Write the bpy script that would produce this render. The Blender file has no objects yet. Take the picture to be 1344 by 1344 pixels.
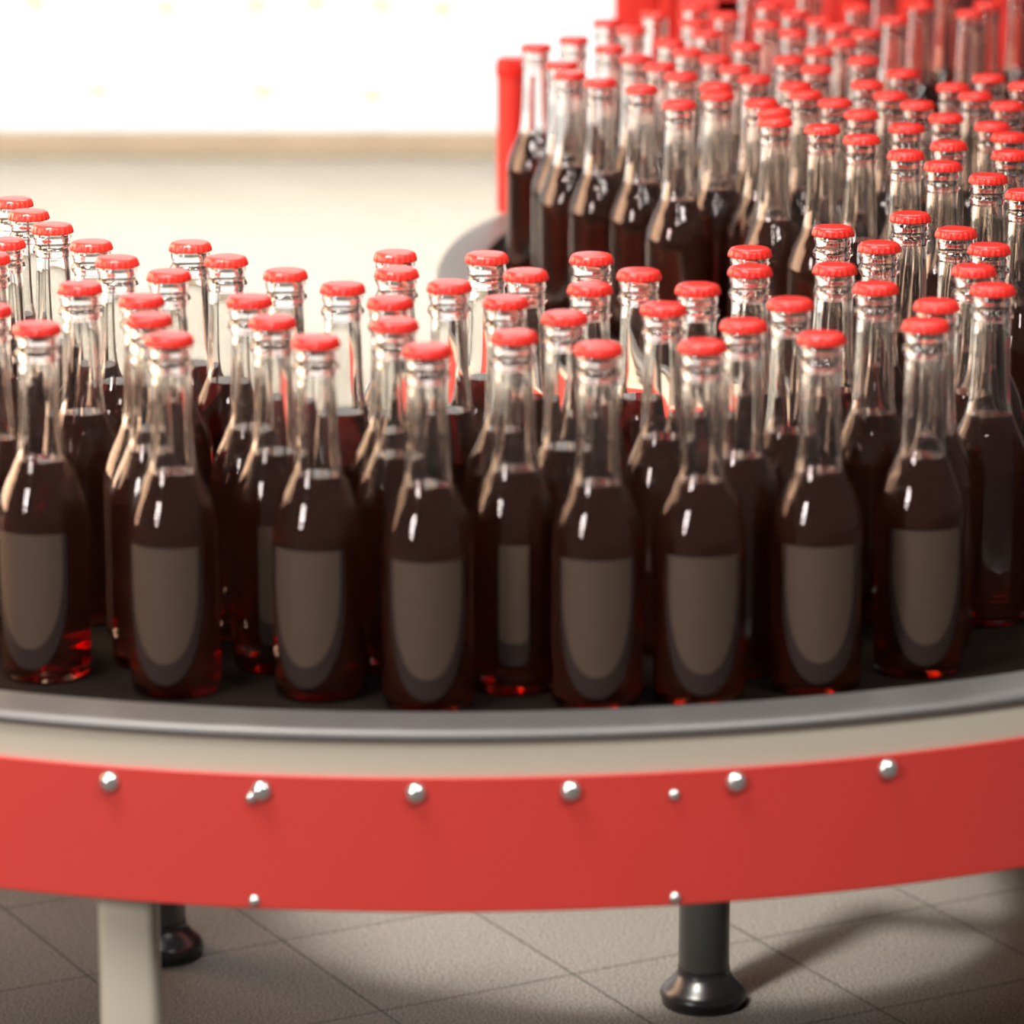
import bpy, bmesh, math, random
from math import sin, cos, pi, radians
from mathutils import Vector, Matrix

random.seed(7)
SC = bpy.context.scene
COL = SC.collection

# ------------------------------------------------------------------ numbers
CAM_H = 1.2                       # camera height above the floor (m)
PITCH = math.atan(1272 / 5200)    # camera looks down 13.7 degrees
DECK = 0.479                      # conveyor deck height
CX, CY = -0.048, 3.23             # centre of the conveyor curve
R_IN, R_OUT = 0.335, 0.868        # inner and outer edge of the curve
BED = DECK - 0.007                # belt surface, a little below the rim
FILL = 0.143                      # cola level inside a bottle

# ------------------------------------------------------------------ helpers
def tag(o, label=None, cat=None, group=None, kind=None):
    for k, v in (('label', label), ('category', cat), ('group', group), ('kind', kind)):
        if v:
            o[k] = v
    return o

def link(name, me, mats=(), parent=None, loc=None):
    o = bpy.data.objects.new(name, me)
    COL.objects.link(o)
    for m in (mats if isinstance(mats, (list, tuple)) else (mats,)):
        me.materials.append(m)
    if parent is not None:
        o.parent = parent
    if loc is not None:
        o.location = loc
    return o

def empty(name, loc=(0, 0, 0)):
    o = bpy.data.objects.new(name, None)
    COL.objects.link(o)
    o.location = loc
    o.empty_display_size = 0.02
    return o

def build(name, bm, mats, parent=None, loc=None, smooth=True, angle=35):
    bmesh.ops.recalc_face_normals(bm, faces=bm.faces)
    me = bpy.data.meshes.new(name)
    bm.to_mesh(me)
    bm.free()
    if smooth:
        for p in me.polygons:
            p.use_smooth = True
        try:
            me.set_sharp_from_angle(angle=radians(angle))
        except Exception:
            pass
    return link(name, me, mats, parent, loc)

def lathe(bm, prof, seg=48, closed=False, rfun=None, x=0, y=0):
    """revolve (r, z) pairs about z; r = 0 makes a pole"""
    rings = []
    for i, (r, z) in enumerate(prof):
        if r <= 1e-7:
            rings.append([bm.verts.new((x, y, z))])
        else:
            ring = []
            for k in range(seg):
                a = 2 * pi * k / seg
                rr = rfun(i, r, a) if rfun else r
                ring.append(bm.verts.new((x + rr * cos(a), y + rr * sin(a), z)))
            rings.append(ring)
    pairs = list(zip(rings, rings[1:]))
    if closed:
        pairs.append((rings[-1], rings[0]))
    for a, b in pairs:
        for k in range(seg):
            k2 = (k + 1) % seg
            q = [a[k % len(a)], a[k2 % len(a)], b[k2 % len(b)], b[k % len(b)]]
            u = []
            for v in q:
                if v not in u:
                    u.append(v)
            if len(u) > 2:
                try:
                    bm.faces.new(u)
                except ValueError:
                    pass
    return rings

def box(bm, x0, x1, y0, y1, z0, z1, bevel=0.0):
    r = bmesh.ops.create_cube(bm, size=1)
    vs = r['verts']
    for v in vs:
        v.co = Vector(((x0 + x1) / 2 + v.co.x * (x1 - x0), (y0 + y1) / 2 + v.co.y * (y1 - y0), (z0 + z1) / 2 + v.co.z * (z1 - z0)))
    if bevel > 0:
        es = list({e for v in vs for e in v.link_edges})
        bmesh.ops.bevel(bm, geom=es, offset=bevel, segments=3, affect='EDGES', profile=0.5)

def smooth_profile(pts, n=6):
    """Catmull-Rom through (r, z) points"""
    out = []
    P = [pts[0]] + list(pts) + [pts[-1]]
    for i in range(1, len(P) - 2):
        p0, p1, p2, p3 = (Vector(p) for p in P[i - 1:i + 3])
        for k in range(n):
            t = k / n
            q = 0.5 * ((2 * p1) + (-p0 + p2) * t + (2 * p0 - 5 * p1 + 4 * p2 - p3) * t * t + (-p0 + 3 * p1 - 3 * p2 + p3) * t ** 3)
            out.append((q.x, q.y))
    out.append(tuple(pts[-1]))
    return out

# ------------------------------------------------------------------ materials
def mat(name):
    m = bpy.data.materials.new(name)
    m.use_nodes = True
    nt = m.node_tree
    nt.nodes.clear()
    out = nt.nodes.new('ShaderNodeOutputMaterial')
    return m, nt, out

def N(nt, typ, **kw):
    n = nt.nodes.new(typ)
    for k, v in kw.items():
        if k in n.inputs:
            n.inputs[k].default_value = v
        else:
            setattr(n, k, v)
    return n

def principled(name, color, rough=0.5, metal=0.0, spec=0.5, vary=0.0, scale=8.0, bump=0.0, bscale=200.0, coat=0.0):
    m, nt, out = mat(name)
    b = N(nt, 'ShaderNodeBsdfPrincipled')
    b.inputs['Base Color'].default_value = (*color, 1)
    b.inputs['Roughness'].default_value = rough
    b.inputs['Metallic'].default_value = metal
    b.inputs['Specular IOR Level'].default_value = spec
    b.inputs['Coat Weight'].default_value = coat
    tc = N(nt, 'ShaderNodeTexCoord')
    if vary:
        nz = N(nt, 'ShaderNodeTexNoise', Scale=scale, Detail=4.0)
        nt.links.new(tc.outputs['Object'], nz.inputs['Vector'])
        mx = N(nt, 'ShaderNodeMix', data_type='RGBA')
        mx.inputs['A'].default_value = (*[c * (1 - vary) for c in color], 1)
        mx.inputs['B'].default_value = (*[min(1, c * (1 + vary)) for c in color], 1)
        nt.links.new(nz.outputs['Fac'], mx.inputs['Factor'])
        nt.links.new(mx.outputs['Result'], b.inputs['Base Color'])
    if bump:
        nz2 = N(nt, 'ShaderNodeTexNoise', Scale=bscale, Detail=3.0)
        nt.links.new(tc.outputs['Object'], nz2.inputs['Vector'])
        bp = N(nt, 'ShaderNodeBump', Strength=bump, Distance=0.001)
        nt.links.new(nz2.outputs['Fac'], bp.inputs['Height'])
        nt.links.new(bp.outputs['Normal'], b.inputs['Normal'])
    nt.links.new(b.outputs['BSDF'], out.inputs['Surface'])
    return m

M = {}
M['red_paint'] = principled('red_paint', (0.56, 0.040, 0.030), 0.5, vary=0.06, scale=3.0, bump=0.04, bscale=60)
M['cream_steel'] = principled('cream_steel', (0.50, 0.455, 0.36), 0.45, vary=0.04, scale=5.0)
M['rim_steel'] = principled('rim_steel', (0.175, 0.165, 0.16), 0.46, metal=0.5, vary=0.06, scale=14.0, bump=0.05, bscale=90)
M['belt'] = principled('belt', (0.010, 0.0065, 0.005), 0.75, spec=0.03, vary=0.15, scale=20.0)
M['bolt_steel'] = principled('bolt_steel', (0.72, 0.71, 0.68), 0.24, metal=0.9, vary=0.05, scale=80.0)
M['dark_steel'] = principled('dark_steel', (0.10, 0.10, 0.095), 0.32, metal=0.8, vary=0.08, scale=30.0)
M['black_rubber'] = principled('black_rubber', (0.012, 0.011, 0.012), 0.28, vary=0.1, scale=40.0)
M['cap_red'] = principled('cap_red', (0.66, 0.024, 0.016), 0.24, spec=0.4, vary=0.03, scale=60.0)
M['sticker'] = principled('sticker', (0.058, 0.036, 0.0245), 0.65, spec=0.25, vary=0.05, scale=70.0)
M['sticker_edge'] = principled('sticker_edge', (0.020, 0.011, 0.0095), 0.7, spec=0.2, vary=0.05, scale=70.0)
M['machine_red'] = principled('machine_red', (0.62, 0.022, 0.014), 0.45, vary=0.06, scale=4.0)
M['machine_dark'] = principled('machine_dark', (0.075, 0.016, 0.014), 0.6, spec=0.2, vary=0.15, scale=6.0)
M['skirting'] = principled('skirting', (0.32, 0.25, 0.18), 0.5, vary=0.1, scale=6.0)
M['wall_white'] = principled('wall_white', (0.80, 0.78, 0.73), 0.7, vary=0.03, scale=2.0)
M['clip_brass'] = principled('clip_brass', (0.70, 0.58, 0.42), 0.5, vary=0.05, scale=30.0)

def glass_mat():
    m, nt, out = mat('clear_glass')
    g = N(nt, 'ShaderNodeBsdfGlass', IOR=1.5, Roughness=0.0)
    g.inputs['Color'].default_value = (0.985, 0.985, 0.98, 1)
    nt.links.new(g.outputs[0], out.inputs['Surface'])
    return m
M['glass'] = glass_mat()

def cola_mat():
    # cola inside glass: wall of the drink meets glass (relative index), its level top meets air
    m, nt, out = mat('cola')
    g = N(nt, 'ShaderNodeBsdfGlass', Roughness=0.0)
    g.inputs['Color'].default_value = (1, 1, 1, 1)
    geo = N(nt, 'ShaderNodeNewGeometry')
    sx = N(nt, 'ShaderNodeSeparateXYZ')
    nt.links.new(geo.outputs['True Normal'], sx.inputs[0])
    ab = N(nt, 'ShaderNodeMath', operation='ABSOLUTE')
    nt.links.new(sx.outputs['Z'], ab.inputs[0])
    gt = N(nt, 'ShaderNodeMath', operation='GREATER_THAN')
    gt.inputs[1].default_value = 0.98
    nt.links.new(ab.outputs[0], gt.inputs[0])
    mr = N(nt, 'ShaderNodeMapRange')
    mr.inputs['To Min'].default_value = 1.335 / 1.5
    mr.inputs['To Max'].default_value = 1.335
    nt.links.new(gt.outputs[0], mr.inputs['Value'])
    nt.links.new(mr.outputs['Result'], g.inputs['IOR'])
    df = N(nt, 'ShaderNodeBsdfDiffuse')
    df.inputs['Color'].default_value = (0.30, 0.10, 0.06, 1)
    mx = N(nt, 'ShaderNodeMixShader')
    mx.inputs['Fac'].default_value = 0.13
    nt.links.new(g.outputs[0], mx.inputs[1])
    nt.links.new(df.outputs[0], mx.inputs[2])
    nt.links.new(mx.outputs[0], out.inputs['Surface'])
    va = N(nt, 'ShaderNodeVolumeAbsorption')
    # absorption per metre = density * (1 - colour)
    va.inputs['Density'].default_value = 330.0
    va.inputs['Color'].default_value = (1 - 40 / 330, 1 - 230 / 330, 0.0, 1)
    nt.links.new(va.outputs[0], out.inputs['Volume'])
    return m
M['cola'] = cola_mat()

def floor_mat():
    m, nt, out = mat('speckled_floor_tile')
    tc = N(nt, 'ShaderNodeTexCoord')
    mp = N(nt, 'ShaderNodeMapping')
    mp.inputs['Location'].default_value = FLOOR_SHIFT
    mp.inputs['Rotation'].default_value = (0, 0, -radians(28.37))
    nt.links.new(tc.outputs['Object'], mp.inputs['Vector'])
    br = N(nt, 'ShaderNodeTexBrick', offset=0.0, squash=1.0)
    br.inputs['Color1'].default_value = (1, 1, 1, 1)
    br.inputs['Color2'].default_value = (0.94, 0.94, 0.94, 1)
    br.inputs['Mortar'].default_value = (0.16, 0.15, 0.14, 1)
    br.inputs['Scale'].default_value = 1.0
    br.inputs['Mortar Size'].default_value = 0.0011
    br.inputs['Mortar Smooth'].default_value = 0.3
    br.inputs['Brick Width'].default_value = 0.1852
    br.inputs['Row Height'].default_value = 0.1956
    nt.links.new(mp.outputs[0], br.inputs['Vector'])
    n1 = N(nt, 'ShaderNodeTexNoise', Scale=520.0, Detail=4.0, Roughness=0.65)
    nt.links.new(tc.outputs['Object'], n1.inputs['Vector'])
    cr = N(nt, 'ShaderNodeValToRGB')
    e = cr.color_ramp.elements
    e[0].position, e[0].color = 0.40, (0.026, 0.0235, 0.022, 1)
    e[1].position, e[1].color = 0.62, (0.185, 0.172, 0.158, 1)
    nt.links.new(n1.outputs['Fac'], cr.inputs['Fac'])
    mu = N(nt, 'ShaderNodeMix', data_type='RGBA', blend_type='MULTIPLY')
    mu.inputs['Factor'].default_value = 1
    nt.links.new(cr.outputs['Color'], mu.inputs['A'])
    nt.links.new(br.outputs['Color'], mu.inputs['B'])
    b = N(nt, 'ShaderNodeBsdfPrincipled', Roughness=0.75)
    b.inputs['Specular IOR Level'].default_value = 0.15
    nt.links.new(mu.outputs['Result'], b.inputs['Base Color'])
    bp = N(nt, 'ShaderNodeBump', Strength=0.25, Distance=0.001)
    nt.links.new(n1.outputs['Fac'], bp.inputs['Height'])
    nt.links.new(bp.outputs['Normal'], b.inputs['Normal'])
    nt.links.new(b.outputs['BSDF'], out.inputs['Surface'])
    return m
# a joint crossing stands at (0.216, 3.315)
_c, _s = cos(-radians(28.37)), sin(-radians(28.37))
FLOOR_SHIFT = (-(_c * 0.216 - _s * 3.315), -(_s * 0.216 + _c * 3.315), 0)
M['floor'] = floor_mat()

def emit(name, color, strength):
    m, nt, out = mat(name)
    e = N(nt, 'ShaderNodeEmission', Strength=strength)
    e.inputs['Color'].default_value = (*color, 1)
    nt.links.new(e.outputs[0], out.inputs['Surface'])
    return m
M['day_pane'] = emit('daylit_frosted_pane', (1.0, 0.985, 0.95), 1.35)

# ------------------------------------------------------------------ room
bm = bmesh.new(); box(bm, -7, 7, -2.5, 7.94, -0.1, 0.0)
tag(build('floor', bm, M['floor'], smooth=False), kind='structure')
bm = bmesh.new(); box(bm, -7, 7, 7.94, 8.1, 0, 3.4)
tag(build('wall_back', bm, M['wall_white'], smooth=False), kind='structure')
bm = bmesh.new(); box(bm, -7, 7, 7.905, 7.94, 0, 0.052, 0.004)
tag(build('baseboard_back', bm, M['skirting'], smooth=False), kind='structure')
# window band: tall frosted daylit panes above the skirting, with fixing clips
win = tag(empty('window_1', (0, 7.935, 0.056)), 'row of tall daylit frosted panes above the brown skirting', 'window', kind='structure')
for k in range(5):
    bm = bmesh.new(); box(bm, -6.4 + k * 1.7, -4.72 + k * 1.7, -0.03, 0.0, 0.0, 2.9)
    build('pane', bm, M['day_pane'], win, smooth=False)
for (x, z) in ((-0.83, 0.085), (-0.50, 0.085), (-0.28, 0.075), (-0.95, 0.26), (-0.69, 0.25), (-0.51, 0.255), (-0.39, 0.26), (-0.26, 0.255), (-0.14, 0.25)):
    bm = bmesh.new(); lathe(bm, [(0, 0.018), (0.022, 0.016), (0.026, 0.0), (0, 0)], 20)
    bmesh.ops.rotate(bm, verts=bm.verts, cent=(0, 0, 0), matrix=Matrix.Rotation(radians(90), 3, 'X'))
    build('fixing_clip', bm, M['clip_brass'], win, (x, -0.03, z))

# ------------------------------------------------------------------ conveyor outline
def arc(cx, cy, r, a0, a1, n):
    return [(cx + r * cos(radians(a0 + (a1 - a0) * i / n)), cy + r * sin(radians(a0 + (a1 - a0) * i / n))) for i in range(n + 1)]

def chaikin(p, n):
    for _ in range(n):
        q = []
        for i in range(len(p)):
            a, b = p[i], p[(i + 1) % len(p)]
            q.append((a[0] * .75 + b[0] * .25, a[1] * .75 + b[1] * .25))
            q.append((a[0] * .25 + b[0] * .75, a[1] * .25 + b[1] * .75))
        p = q
    return p

raw = []
raw += arc(CX, CY, R_OUT, 208, 362, 110)                                  # outer edge, front and right
raw += [(0.86, 3.42), (1.0, 3.66), (1.25, 3.84), (1.6, 3.92), (2.0, 3.94), (2.0, 4.78), (1.5, 4.78), (1.0, 4.78), (0.6, 4.77), (0.34, 4.70)]
raw += [(0.16, 4.57), (0.05, 4.43), (-0.014, 4.314), (-0.051, 4.205), (-0.070, 4.085), (-0.076, 3.965)]
raw += [(-0.068, 3.86), (-0.040, 3.75), (0.012, 3.65), (0.07, 3.565)]
raw += arc(CX, CY, R_IN, 62, -188, 100)                                   # inner edge, back to the left
raw += [(-0.45, 3.30), (-0.60, 3.345), (-0.9, 3.36), (-1.7, 3.36), (-1.7, 2.83), (-1.1, 2.83), (-0.90, 2.83)]
OUTLINE = chaikin(raw, 2)
# even sampling
def resample(p, step):
    out = []
    n = len(p)
    L = [0]
    for i in range(n):
        a, b = p[i], p[(i + 1) % n]
        L.append(L[-1] + math.hypot(b[0] - a[0], b[1] - a[1]))
    tot = L[-1]
    m = int(tot / step)
    j = 0
    for k in range(m):
        s = tot * k / m
        while L[j + 1] < s:
            j += 1
        t = (s - L[j]) / max(1e-9, L[j + 1] - L[j])
        a, b = p[j], p[(j + 1) % n]
        out.append((a[0] + (b[0] - a[0]) * t, a[1] + (b[1] - a[1]) * t))
    return out
OUTLINE = resample(OUTLINE, 0.012)
NORM = []                                     # outward normals (outline runs counter-clockwise)
for i in range(len(OUTLINE)):
    a, b = OUTLINE[i - 2], OUTLINE[(i + 2) % len(OUTLINE)]
    d = Vector((b[0] - a[0], b[1] - a[1])).normalized()
    NORM.append((d.y, -d.x))
AREA = sum(OUTLINE[i - 1][0] * OUTLINE[i][1] - OUTLINE[i][0] * OUTLINE[i - 1][1] for i in range(len(OUTLINE)))
if AREA < 0:
    NORM = [(-x, -y) for x, y in NORM]

def sweep(name, prof, m, parent, angle=35):
    """closed cross-section (outward offset, height) carried round the outline"""
    bm = bmesh.new()
    rings = []
    for (x, y), (nx, ny) in zip(OUTLINE, NORM):
        rings.append([bm.verts.new((x + nx * o, y + ny * o, z)) for o, z in prof])
    n, k = len(rings), len(prof)
    for i in range(n):
        a, b = rings[i], rings[(i + 1) % n]
        for j in range(k):
            j2 = (j + 1) % k
            bm.faces.new((a[j], b[j], b[j2], a[j2]))
    return build(name, bm, m, parent, angle=angle)

conveyor = tag(empty('conveyor', (0, 0, 0)), 'curved bottle conveyor with grey steel rim, cream band and bolted red side panel', 'conveyor')
# deck plate the bottles stand on
bm = bmesh.new()
top = [bm.verts.new((x - nx * 0.02, y - ny * 0.02, BED)) for (x, y), (nx, ny) in zip(OUTLINE, NORM)]
ed = [bm.edges.new((top[i - 1], top[i])) for i in range(len(top))]
bmesh.ops.triangle_fill(bm, use_beauty=True, use_dissolve=False, edges=ed)
r = bmesh.ops.extrude_face_region(bm, geom=list(bm.faces))
for v in [g for g in r['geom'] if isinstance(g, bmesh.types.BMVert)]:
    v.co.z -= 0.012
build('deck_plate', bm, M['belt'], conveyor, smooth=False)
D = DECK
sweep('rim', [(-0.043, D - 0.009), (-0.0425, D + 0.0025), (-0.041, D + 0.003), (-0.006, D + 0.003), (-0.002, D + 0.0035), (0.001, D + 0.002), (0.0025, D - 0.001),
              (0.0015, D - 0.004), (-0.001, D - 0.0055), (-0.010, D - 0.0055), (-0.040, D - 0.011)], M['rim_steel'], conveyor, 50)
sweep('side_band', [(-0.0015, D - 0.0055), (-0.0015, D - 0.034), (-0.008, D - 0.034), (-0.008, D - 0.0055)], M['cream_steel'], conveyor)
sweep('side_panel', [(0.003, D - 0.0275), (0.003, D - 0.1145), (0.002, D - 0.1155), (-0.001, D - 0.1155), (-0.001, D - 0.0275), (0.002, D - 0.0265)], M['red_paint'], conveyor)

def bolt(r, px, z):
    """domed bolt head on the red panel at world x = px"""
    ang = math.acos((px - CX) / (R_OUT + 0.003))
    x, y = px, CY - sin(ang) * (R_OUT + 0.003)
    bm = bmesh.new()
    lathe(bm, [(r * sin(radians(k * 9)), 0.82 * r * cos(radians(k * 9))) for k in range(11)] + [(r, -0.1 * r), (0, -0.1 * r)], 32)
    nrm = Vector((x - CX, y - CY, 0)).normalized()
    q = Vector((0, 0, 1)).rotation_difference(nrm)
    bmesh.ops.rotate(bm, verts=bm.verts, cent=(0, 0, 0), matrix=q.to_matrix())
    o = build('bolt', bm, M['bolt_steel'], conveyor, (x, y, z), angle=60)
    return o
bolt(0.0067, -0.2534, 0.4421)
bolt(0.0067, -0.1568, 0.4417)
bolt(0.0067, -0.0599, 0.4424)
bolt(0.0067, 0.0367, 0.4426)
bolt(0.0067, 0.1409, 0.4433)
bolt(0.0067, 0.2388, 0.4430)
bolt(0.0037, -0.1631, 0.4370)
bolt(0.0037, 0.1018, 0.4372)
bolt(0.0038, -0.1623, 0.3691)
bolt(0.0038, 0.1030, 0.3691)

# legs
def post_leg(x, y, top, w):
    bm = bmesh.new()
    box(bm, -w / 2, w / 2, -w / 2, w / 2, 0.03, top, 0.007)
    lg = build('leg', bm, M['cream_steel'], conveyor, (x, y, 0))
    lg['label'] = 'cream square leg'
    bm = bmesh.new()
    lathe(bm, [(0, 0.03), (0.018, 0.03), (0.022, 0.022), (0.036, 0.012), (0.038, 0.0), (0, 0)], 36)
    build('foot', bm, M['black_rubber'], lg)
def round_leg(x, y, top):
    bm = bmesh.new()
    r = 0.0215
    lathe(bm, [(0, 0.028), (r, 0.028), (r, top), (0, top)], 40)
    lg = build('leg', bm, M['dark_steel'], conveyor, (x, y, 0))
    lg['label'] = 'dark round steel leg'
    bm = bmesh.new()
    lathe(bm, smooth_profile([(0.0220, 0.033), (0.0222, 0.0295), (0.0235, 0.026), (0.028, 0.0205), (0.0345, 0.014), (0.0368, 0.009)], 4) + [(0.0364, 0.006), (0.0352, 0.004), (0.0352, 0.0), (0, 0), (0, 0.033)], 44)
    build('foot', bm, M['black_rubber'], lg, angle=50)
post_leg(-0.2475, 2.425, D - 0.02, 0.0375)
post_leg(0.56, 2.70, D - 0.02, 0.0375)
post_leg(-0.98, 3.1, D - 0.02, 0.0375)
round_leg(0.162, 3.160, D - 0.085)
round_leg(-0.3065, 3.278, D - 0.085)
# short bracket from each round leg to the underside of the inner rim
for lx, ly in ((0.162, 3.160), (-0.3065, 3.278)):
    d = Vector((lx - CX, ly - CY)); a = math.atan2(d.y, d.x)
    bm = bmesh.new(); box(bm, -0.015, R_IN + 0.02 - d.length, -0.012, 0.012, D - 0.112, D - 0.085, 0.003)
    bmesh.ops.rotate(bm, verts=bm.verts, cent=(0, 0, 0), matrix=Matrix.Rotation(a, 3, 'Z'))
    build('bracket', bm, M['dark_steel'], conveyor, (lx, ly, 0))

# red guide post at the back-left corner
gp = tag(empty('guide_post', (0.001, 4.335, D + 0.003)), 'short round red guide post on the grey rim of the far belt corner', 'post')
bm = bmesh.new()
lathe(bm, [(0, 0.0), (0.0175, 0.0), (0.0175, 0.150), (0, 0.150)], 36)
build('post', bm, M['machine_red'], gp)
bm = bmesh.new()
lathe(bm, [(0, 0.150), (0.019, 0.150), (0.0195, 0.156), (0.019, 0.166), (0.015, 0.171), (0, 0.172)], 36)
build('post_cap', bm, M['cap_red'], gp)

# red machine behind the far belt
mc = tag(empty('filling_machine', (0, 4.92, 0)), 'large red machine frame with dark openings behind the far belt', 'machine')
bm = bmesh.new(); box(bm, 0.20, 2.0, 0.05, 0.8, 0.0, 1.7, 0.01)
build('cabinet', bm, M['machine_dark'], mc)
def bar(x0, x1, z0, z1, name='frame_bar', d=0.05, m='machine_red'):
    bm = bmesh.new(); box(bm, x0, x1, 0.0, d, z0, z1, 0.006)
    build(name, bm, M[m], mc)
bar(0.128, 0.182, 0, 1.7)
bar(0.182, 0.205, 0.0, 1.7, 'edge_strip', 0.03)
bar(0.248, 0.298, 0, 1.7)
bar(0.405, 0.440, 0, 1.7)
bar(0.480, 0.520, 0, 1.7)
bar(0.60, 0.645, 0, 1.7)
bar(1.2, 1.25, 0, 1.7)
bar(1.95, 2.0, 0, 1.7)
bar(0.205, 0.405, 0.42, 0.655, 'cross_panel', 0.045)

# ------------------------------------------------------------------ bottle
R_B = 0.0297
OUT = [(0.0266, -0.0022), (0.0285, 0.0), (0.0294, 0.0045), (R_B, 0.014), (R_B, 0.054), (R_B, 0.092), (R_B, 0.101), (0.0292, 0.109), (0.0274, 0.1175),
       (0.0238, 0.1275), (0.0200, 0.1355), (0.0170, 0.143), (0.0154, 0.150), (0.0145, 0.158), (0.0138, 0.170), (0.0133, 0.184), (0.0129, 0.197), (0.0127, 0.2075)]
FIN = [(0.0128, 0.20900), (0.0140, 0.21060), (0.0148, 0.21220), (0.0149, 0.21380), (0.0143, 0.21540), (0.0133, 0.21660), (0.01315, 0.21850), (0.0134, 0.22050),
       (0.0140, 0.22180), (0.0142, 0.22350), (0.0137, 0.22520), (0.0132, 0.22800), (0.0130, 0.23080), (0.0122, 0.23160), (0.0100, 0.23160), (0.0088, 0.23100)]
outer = smooth_profile(OUT, 4)[:-1] + smooth_profile([OUT[-1]] + FIN, 2)
def wall(z):
    """glass thickness at height z"""
    return 0.0027 if z < 0.194 else 0.0027 + (z - 0.194) * 0.035
def r_at(z):
    for (r0, z0), (r1, z1) in zip(outer, outer[1:]):
        if z0 <= z <= z1 and z1 > z0:
            return r0 + (r1 - r0) * (z - z0) / (z1 - z0)
    return outer[-1][0]
inner_r = lambda z: min(r_at(z) - wall(z), 0.028)
def smoothed(z):
    return sum(inner_r(z + d) for d in (-0.003, 0, 0.003)) / 3
# glass: outside all the way, inside only above the drink (below it glass meets cola)
prof_glass = [(0, 0.0), (0.012, -0.0004), (0.021, -0.0020), (0.0245, -0.0030)] + outer
zs = [0.2302 - i * (0.2302 - FILL) / 16 for i in range(17)]
prof_in = [(0.0092 if z > 0.204 else smoothed(z), z) for z in zs]
prof_in = [(min(r, 0.0092 + max(0, 0.216 - z) * 0.10) if z > 0.189 else r, z) for r, z in prof_in]
GLASS_PROFILE = prof_glass + prof_in
zl = [FILL - i * (FILL - 0.007) / 22 for i in range(23)]
side = [(prof_in[-1][0], FILL)] + [(smoothed(z), z) for z in zl[1:]]
COLA_PROFILE = [(0, FILL)] + side + [(side[-1][0] - 0.003, 0.0036), (0.016, 0.0032), (0.008, 0.0038), (0, 0.0044)]

bm = bmesh.new(); lathe(bm, GLASS_PROFILE, 56)
# the inner wall is open at the drink: keep normals from the outside in
bmesh.ops.recalc_face_normals(bm, faces=bm.faces)
ME_GLASS = bpy.data.meshes.new('glass'); bm.to_mesh(ME_GLASS); bm.free()
bm = bmesh.new(); lathe(bm, COLA_PROFILE, 56)
bmesh.ops.recalc_face_normals(bm, faces=bm.faces)
ME_COLA = bpy.data.meshes.new('cola'); bm.to_mesh(ME_COLA); bm.free()
for me in (ME_GLASS, ME_COLA):
    for p in me.polygons:
        p.use_smooth = True
    me.set_sharp_from_angle(angle=radians(62))

# crown cap with 21 flutes
CAPP = [(0, 0.2332), (0.006, 0.2332), (0.0112, 0.2330), (0.0130, 0.2327), (0.0141, 0.2320), (0.0148, 0.2309), (0.0152, 0.2296), (0.01545, 0.2283), (0.0157, 0.2271), (0.0155, 0.2264), (0.0149, 0.2265), (0.0146, 0.2280), (0.0140, 0.2300), (0, 0.2317)]
def flute(i, r, a):
    w = {4: 0.1, 5: 0.45, 6: 0.8, 7: 1.0, 8: 1.0, 9: 0.8, 10: 0.4}.get(i, 0)
    return r + w * (0.00042 * cos(21 * a) - 0.0001)
bm = bmesh.new(); lathe(bm, CAPP, 168, rfun=flute)
bmesh.ops.recalc_face_normals(bm, faces=bm.faces)
ME_CAP = bpy.data.meshes.new('cap'); bm.to_mesh(ME_CAP); bm.free()
for p in ME_CAP.polygons:
    p.use_smooth = True

def tongue(half, z_top, z_bend, z_low, off, thick=0.00012, nx=36, nz=40, square=2.0):
    """sticker: straight top, sides straight down to z_bend, then a rounded tongue to z_low; half = half angle"""
    bm = bmesh.new()
    V = [[], []]
    for j in range(nz + 1):
        t = j / nz
        z = z_top + (z_low - z_top) * math.sin(t * pi / 2)
        if z >= z_bend:
            h = half
        else:
            u = min(1, (z_bend - z) / (z_bend - z_low))
            h = half * max(0.0, 1 - u ** square) ** (1 / square)
        h = max(h, 0.004)
        for L in (0, 1):
            row = []
            rr = r_at(z) + off - (thick if L else 0)
            for i in range(nx + 1):
                a = -pi / 2 + h * (2 * i / nx - 1)
                row.append(bm.verts.new((rr * cos(a), rr * sin(a), z)))
            V[L].append(row)
    for j in range(nz):
        for i in range(nx):
            bm.faces.new((V[0][j][i], V[0][j + 1][i], V[0][j + 1][i + 1], V[0][j][i + 1]))
            bm.faces.new((V[1][j][i], V[1][j][i + 1], V[1][j + 1][i + 1], V[1][j + 1][i]))
    for j in range(nz):
        for i in (0, nx):
            bm.faces.new((V[0][j][i], V[1][j][i], V[1][j + 1][i], V[0][j + 1][i]))
    for i in range(nx):
        for j in (0, nz):
            bm.faces.new((V[0][j][i], V[0][j][i + 1], V[1][j][i + 1], V[1][j][i]))
    bmesh.ops.recalc_face_normals(bm, faces=bm.faces)
    me = bpy.data.meshes.new('sticker'); bm.to_mesh(me); bm.free()
    for p in me.polygons:
        p.use_smooth = True
    me.set_sharp_from_angle(angle=radians(50))
    return me
ME_ST = tongue(radians(46), 0.0985, 0.080, 0.0215, 0.00042, square=2.15)
ME_STB = tongue(radians(52), 0.0987, 0.072, 0.0075, 0.00022, square=2.2)
ME_NST = tongue(radians(18.5), 0.0985, 0.042, 0.0330, 0.00042, square=3.5)
ME_NSTB = tongue(radians(19.5), 0.0987, 0.030, 0.0180, 0.00022, square=3.5)
for me, m in ((ME_GLASS, 'glass'), (ME_COLA, 'cola'), (ME_CAP, 'cap_red'), (ME_ST, 'sticker'), (ME_STB, 'sticker_edge'), (ME_NST, 'sticker'), (ME_NSTB, 'sticker_edge')):
    me.materials.append(M[m])

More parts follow.
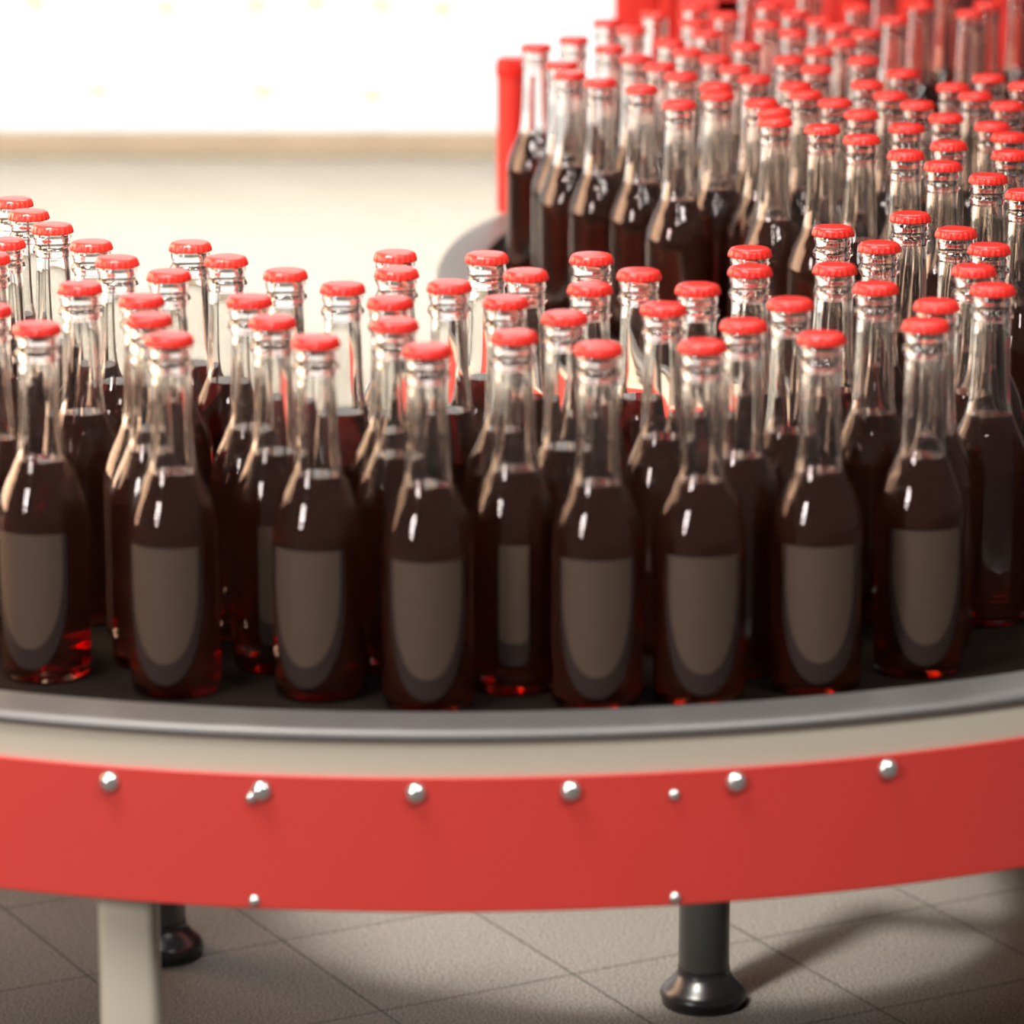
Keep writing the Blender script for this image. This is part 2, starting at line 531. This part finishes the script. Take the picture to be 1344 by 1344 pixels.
def proto(narrow=False):
    root = empty('cola_bottle')
    link('glass', ME_GLASS, (), root)
    link('cola', ME_COLA, (), root)
    link('cap', ME_CAP, (), root)
    e = link('sticker_border', ME_NSTB if narrow else ME_STB, (), root)
    link('sticker', ME_NST if narrow else ME_ST, (), e)
    return root

def copy_tree(o, parent=None):
    c = o.copy()
    COL.objects.link(c)
    if parent is not None:
        c.parent = parent
    for ch in list(o.children):
        copy_tree(ch, c)
    return c

ORD = ['', 'first', 'second', 'third', 'fourth', 'fifth', 'sixth', 'seventh', 'eighth', 'ninth', 'tenth', 'eleventh', 'twelfth', 'thirteenth', 'fourteenth', 'fifteenth', 'sixteenth', 'seventeenth']
DATA = """N,-0.3477,2.5880,1,1 N,-0.3083,2.5262,1,2 N,-0.2192,2.4895,1,3 N,-0.1252,2.4820,1,4 N,-0.0536,2.4537,1,5 N,0.0012,2.4982,1,6 N,0.0547,2.4586,1,7 N,0.1209,2.4672,1,8 N,0.1985,2.4932,1,9 N,0.2696,2.5365,1,10 N,0.3873,2.6504,1,11 N,-0.2385,2.5561,2,1 N,-0.1568,2.5482,2,2 N,-0.0763,2.5391,2,3 N,0.0348,2.5627,2,4 N,0.1509,2.5365,2,5 N,0.1865,2.6110,2,6 N,0.2840,2.6056,2,7 N,0.3282,2.6635,2,8 N,-0.2956,2.6697,3,1 N,-0.2492,2.6234,3,2 N,-0.1765,2.6220,3,3 N,-0.0821,2.6165,3,4 N,-0.0041,2.6179,3,5 N,0.1009,2.5934,3,6 N,0.2489,2.6697,3,7 N,0.3238,2.7370,3,8 N,0.3446,2.8234,3,9 N,-0.3728,2.7842,4,1 N,-0.2803,2.7734,4,2 N,-0.2389,2.7176,4,3 N,-0.1580,2.7221,4,4 N,-0.1160,2.6697,4,5 N,-0.0431,2.6755,4,6 N,0.0534,2.6669,4,7 N,0.1270,2.6655,4,8 N,0.1668,2.7355,4,9 N,0.2268,2.7430,4,10 N,0.2662,2.8329,4,11 N,0.3283,2.8933,4,12 N,-0.3696,2.8474,5,1 N,-0.3055,2.8393,5,2 N,-0.2334,2.8361,5,3 N,-0.2032,2.7764,5,4 N,-0.0806,2.7265,5,5 N,0.0098,2.7191,5,6 N,0.0886,2.7206,5,7 N,0.1711,2.8107,5,8 N,0.2380,2.9017,5,9 N,0.3013,2.9632,5,10 N,-0.3859,3.0327,6,1 N,-0.3668,2.9737,6,2 N,-0.3421,2.9134,6,3 N,-0.0836,2.7950,6,4 N,-0.0179,2.7873,6,5 N,0.0567,2.7842,6,6 F,0.4014,3.0714,1,1 F,0.3819,3.1499,1,2 F,0.3525,3.2159,1,3 F,0.3281,3.2762,1,4 F,0.2989,3.3652,1,5 F,0.2701,3.4263,1,6 F,0.2319,3.4732,1,7 F,0.2350,3.5336,1,8 F,0.1518,3.5804,1,9 F,0.1899,3.6412,1,10 F,0.1208,3.6846,1,11 F,0.0837,3.7324,1,12 F,0.0554,3.7858,1,13 F,0.0491,3.8614,1,14 F,0.0982,3.9874,1,15 F,0.0243,3.9998,1,16 F,0.0633,4.0630,1,17 F,0.4150,3.2762,2,1 F,0.3697,3.3299,2,2 F,0.3439,3.4333,2,3 F,0.3850,3.4946,2,4 F,0.3119,3.5163,2,5 F,0.3679,3.5779,2,6 F,0.2272,3.5936,2,7 F,0.1913,3.7017,2,8 F,0.2313,3.7580,2,9 F,0.1620,3.7761,2,10 F,0.1446,3.8498,2,11 F,0.1219,3.9085,2,12 F,0.1620,4.0375,2,13 F,0.1251,4.1448,2,14 F,0.1012,4.2125,2,15 F,0.4266,3.3786,3,1 F,0.4197,3.4426,3,2 F,0.4492,3.5729,3,3 F,0.2942,3.5922,3,4 F,0.2714,3.6482,3,5 F,0.2660,3.7085,3,6 F,0.2164,3.8326,3,7 F,0.2008,3.9048,3,8 F,0.1769,3.9604,3,9 F,0.2034,4.1150,3,10 F,0.1933,4.2091,3,11 F,0.1548,4.2861,3,12 F,0.3493,3.6417,4,1 F,0.3346,3.7185,4,2 F,0.3756,3.7985,4,3 F,0.2952,3.8297,4,4 F,0.2738,3.8996,4,5 F,0.3083,3.9689,4,6 F,0.2380,4.0091,4,7 F,0.2932,4.1216,4,8 F,0.2318,4.2789,4,9 F,0.4274,3.6391,5,1 F,0.4132,3.6997,5,2 F,0.4543,3.7633,5,3 F,0.3464,3.8966,5,4 F,0.3382,4.0407,5,5 F,0.3687,4.1166,5,6 F,0.3447,4.1722,5,7 F,0.2705,4.1954,5,8 F,0.3059,4.2932,5,9 F,0.2013,4.3511,5,10 F,0.4815,3.7093,6,1 F,0.3297,4.2308,6,2 F,0.3801,4.3511,6,3 F,0.2838,4.3732,6,4 F,0.4094,4.2403,7,1 F,0.4500,4.3732,7,2 F,0.2708,4.5105,7,3 F,0.4960,4.2968,8,1 F,0.5252,4.3806,8,2 F,0.3363,4.4949,8,3 F,0.4244,4.5342,9,1 F,0.4923,4.4949,10,1 F,0.5752,4.5027,11,1"""
SPIN = {(1, 2): -15, (1, 3): -11, (1, 4): -16, (1, 5): -1, (1, 6): 0, (1, 7): -2, (1, 8): 3, (1, 9): 0, (1, 10): 5, (1, 11): 62}
P_WIDE, P_NARROW = proto(), proto(True)
used = {id(P_WIDE): False, id(P_NARROW): False}
for rec in DATA.split():
    area, x, y, row, pos = rec.split(',')
    x, y, row, pos = float(x), float(y), int(row), int(pos)
    narrow = area == 'N' and ((row, pos) in ((1, 6), (2, 2)))
    src = P_NARROW if narrow else P_WIDE
    if used[id(src)]:
        o = copy_tree(src)
    else:
        o = src
        used[id(src)] = True
    o.location = (x, y, BED + 0.0032)
    if area == 'N':
        spin = SPIN.get((row, pos), random.choice((-150, 160, 175, 140, -170)))
        if narrow:
            spin = 0
        if row == 1 and narrow:
            lab = 'cola bottle with narrow tan sticker strip, fifth from left in the row by the rim'
        elif narrow:
            lab = 'cola bottle with narrow sticker strip, second row, glimpsed between two broad-sticker front bottles'
        elif row == 1 and pos == 1:
            lab = 'cola bottle mostly cut off, left of and behind the leftmost broad-sticker bottle'
        elif row == 1 and pos == 11:
            lab = 'cola bottle at the far right end, past the last broad-sticker front bottle'
        elif row == 1:
            lab = 'cola bottle with broad tongue-shaped tan sticker, row by the rim, %s from left' % ORD[pos - 1]
        else:
            lab = 'red-capped cola bottle on near curve, %s row behind the rim, %s from the left' % (ORD[row], ORD[pos])
        grp = 'cola bottles on the near curve of the conveyor'
    else:
        spin = random.uniform(150, 210)
        lab = 'red-capped cola bottle on far belt, %s diagonal line from inner edge, %s from near end' % (ORD[row], ORD[pos])
        grp = 'cola bottles on the far belt of the conveyor'
    o.rotation_euler = (0, 0, radians(spin))
    tag(o, lab, 'bottle', grp)

# ------------------------------------------------------------------ light
w = bpy.data.worlds.new('World'); SC.world = w
w.use_nodes = True
nt = w.node_tree
bg = nt.nodes['Background']
bg.inputs['Color'].default_value = (1.0, 0.97, 0.93, 1)
bg.inputs['Strength'].default_value = 0.13

def area(name, loc, target, sx, sy, power, color=(1, 1, 1)):
    l = bpy.data.lights.new(name, 'AREA')
    l.shape = 'RECTANGLE'; l.size = sx; l.size_y = sy
    l.energy = power; l.color = color
    o = bpy.data.objects.new(name, l); COL.objects.link(o)
    o.location = loc
    d = Vector(target) - Vector(loc)
    o.rotation_euler = d.to_track_quat('-Z', 'Y').to_euler()
    return o
# ceiling lamps over the conveyor and over the far belt
area('ceiling_lamp', (-0.85, 2.0, 2.9), (-0.05, 3.2, 0.45), 0.9, 0.9, 84, (1.0, 0.96, 0.90))
area('ceiling_lamp_far', (0.2, 5.2, 3.0), (0.2, 3.9, 0.6), 1.6, 0.5, 42, (1.0, 0.97, 0.93))
b = area('far_floor_fill', (-1.0, 6.6, 3.2), (-1.0, 6.6, 0.0), 4.5, 2.0, 450, (1.0, 0.92, 0.78))  # added overhead fill, washes the far floor bright
b.data.spread = radians(70)
# added narrow spot, brightens the floor patch through the opening inside the curve
s = bpy.data.lights.new('floor_patch_spot', 'SPOT')
s.energy = 1500; s.color = (1.0, 0.95, 0.84); s.spot_size = radians(17); s.spot_blend = 0.7; s.shadow_soft_size = 0.16
so = bpy.data.objects.new('floor_patch_spot', s); COL.objects.link(so)
so.location = (-0.80, 1.90, 2.6)
so.rotation_euler = (Vector((0.122, 3.53, 0)) - so.location).to_track_quat('-Z', 'Y').to_euler()
# lamps on the camera side
area('wall_lamp_upper', (-3.3, -1.05, 2.55), (0.0, 2.6, 0.6), 0.75, 1.25, 128, (1.0, 0.95, 0.92))
area('wall_lamp_lower', (-3.3, -1.05, 1.45), (0.0, 2.6, 0.6), 0.5, 0.36, 25, (1.0, 0.95, 0.92))
area('ceiling_lamp_front', (-0.1, 0.6, 2.8), (0.15, 3.6, 0.6), 0.35, 0.7, 18, (1.0, 0.97, 0.95))
area('front_fill_right', (1.5, 0.7, 3.2), (0.2, 2.4, 0.4), 0.8, 0.8, 66, (1.0, 0.98, 0.96))  # added fill, evens out the red panel towards the right
# added warm fill tinting the left bottles and caps, no real window behind it
area('warm_fill_left', (-1.9, 3.6, 1.15), (-0.3, 2.9, 0.65), 1.7, 1.3, 80, (1.0, 0.62, 0.38))

# ------------------------------------------------------------------ camera
cam = bpy.data.cameras.new('Camera')
co = bpy.data.objects.new('Camera', cam); COL.objects.link(co)
co.location = (0, 0, CAM_H)
co.rotation_euler = (pi / 2 - PITCH, 0, 0)
cam.sensor_fit = 'HORIZONTAL'
cam.sensor_width = 36
cam.lens = 5200 / 1344 * 36
cam.clip_end = 60
cam.dof.use_dof = True
cam.dof.focus_distance = 3.02
cam.dof.aperture_fstop = 5.8
SC.camera = co

vs = SC.view_settings
vs.view_transform = 'Standard'; vs.look = 'None'; vs.gamma = 1; vs.exposure = 0.0; vs.use_curve_mapping = False
cy = SC.cycles
cy.max_bounces = 28; cy.transmission_bounces = 28; cy.transparent_max_bounces = 16
cy.diffuse_bounces = 3; cy.glossy_bounces = 6; cy.volume_bounces = 0
cy.sample_clamp_indirect = 6.0
cy.blur_glossy = 0.5
cy.caustics_reflective = False
cy.use_denoising = True
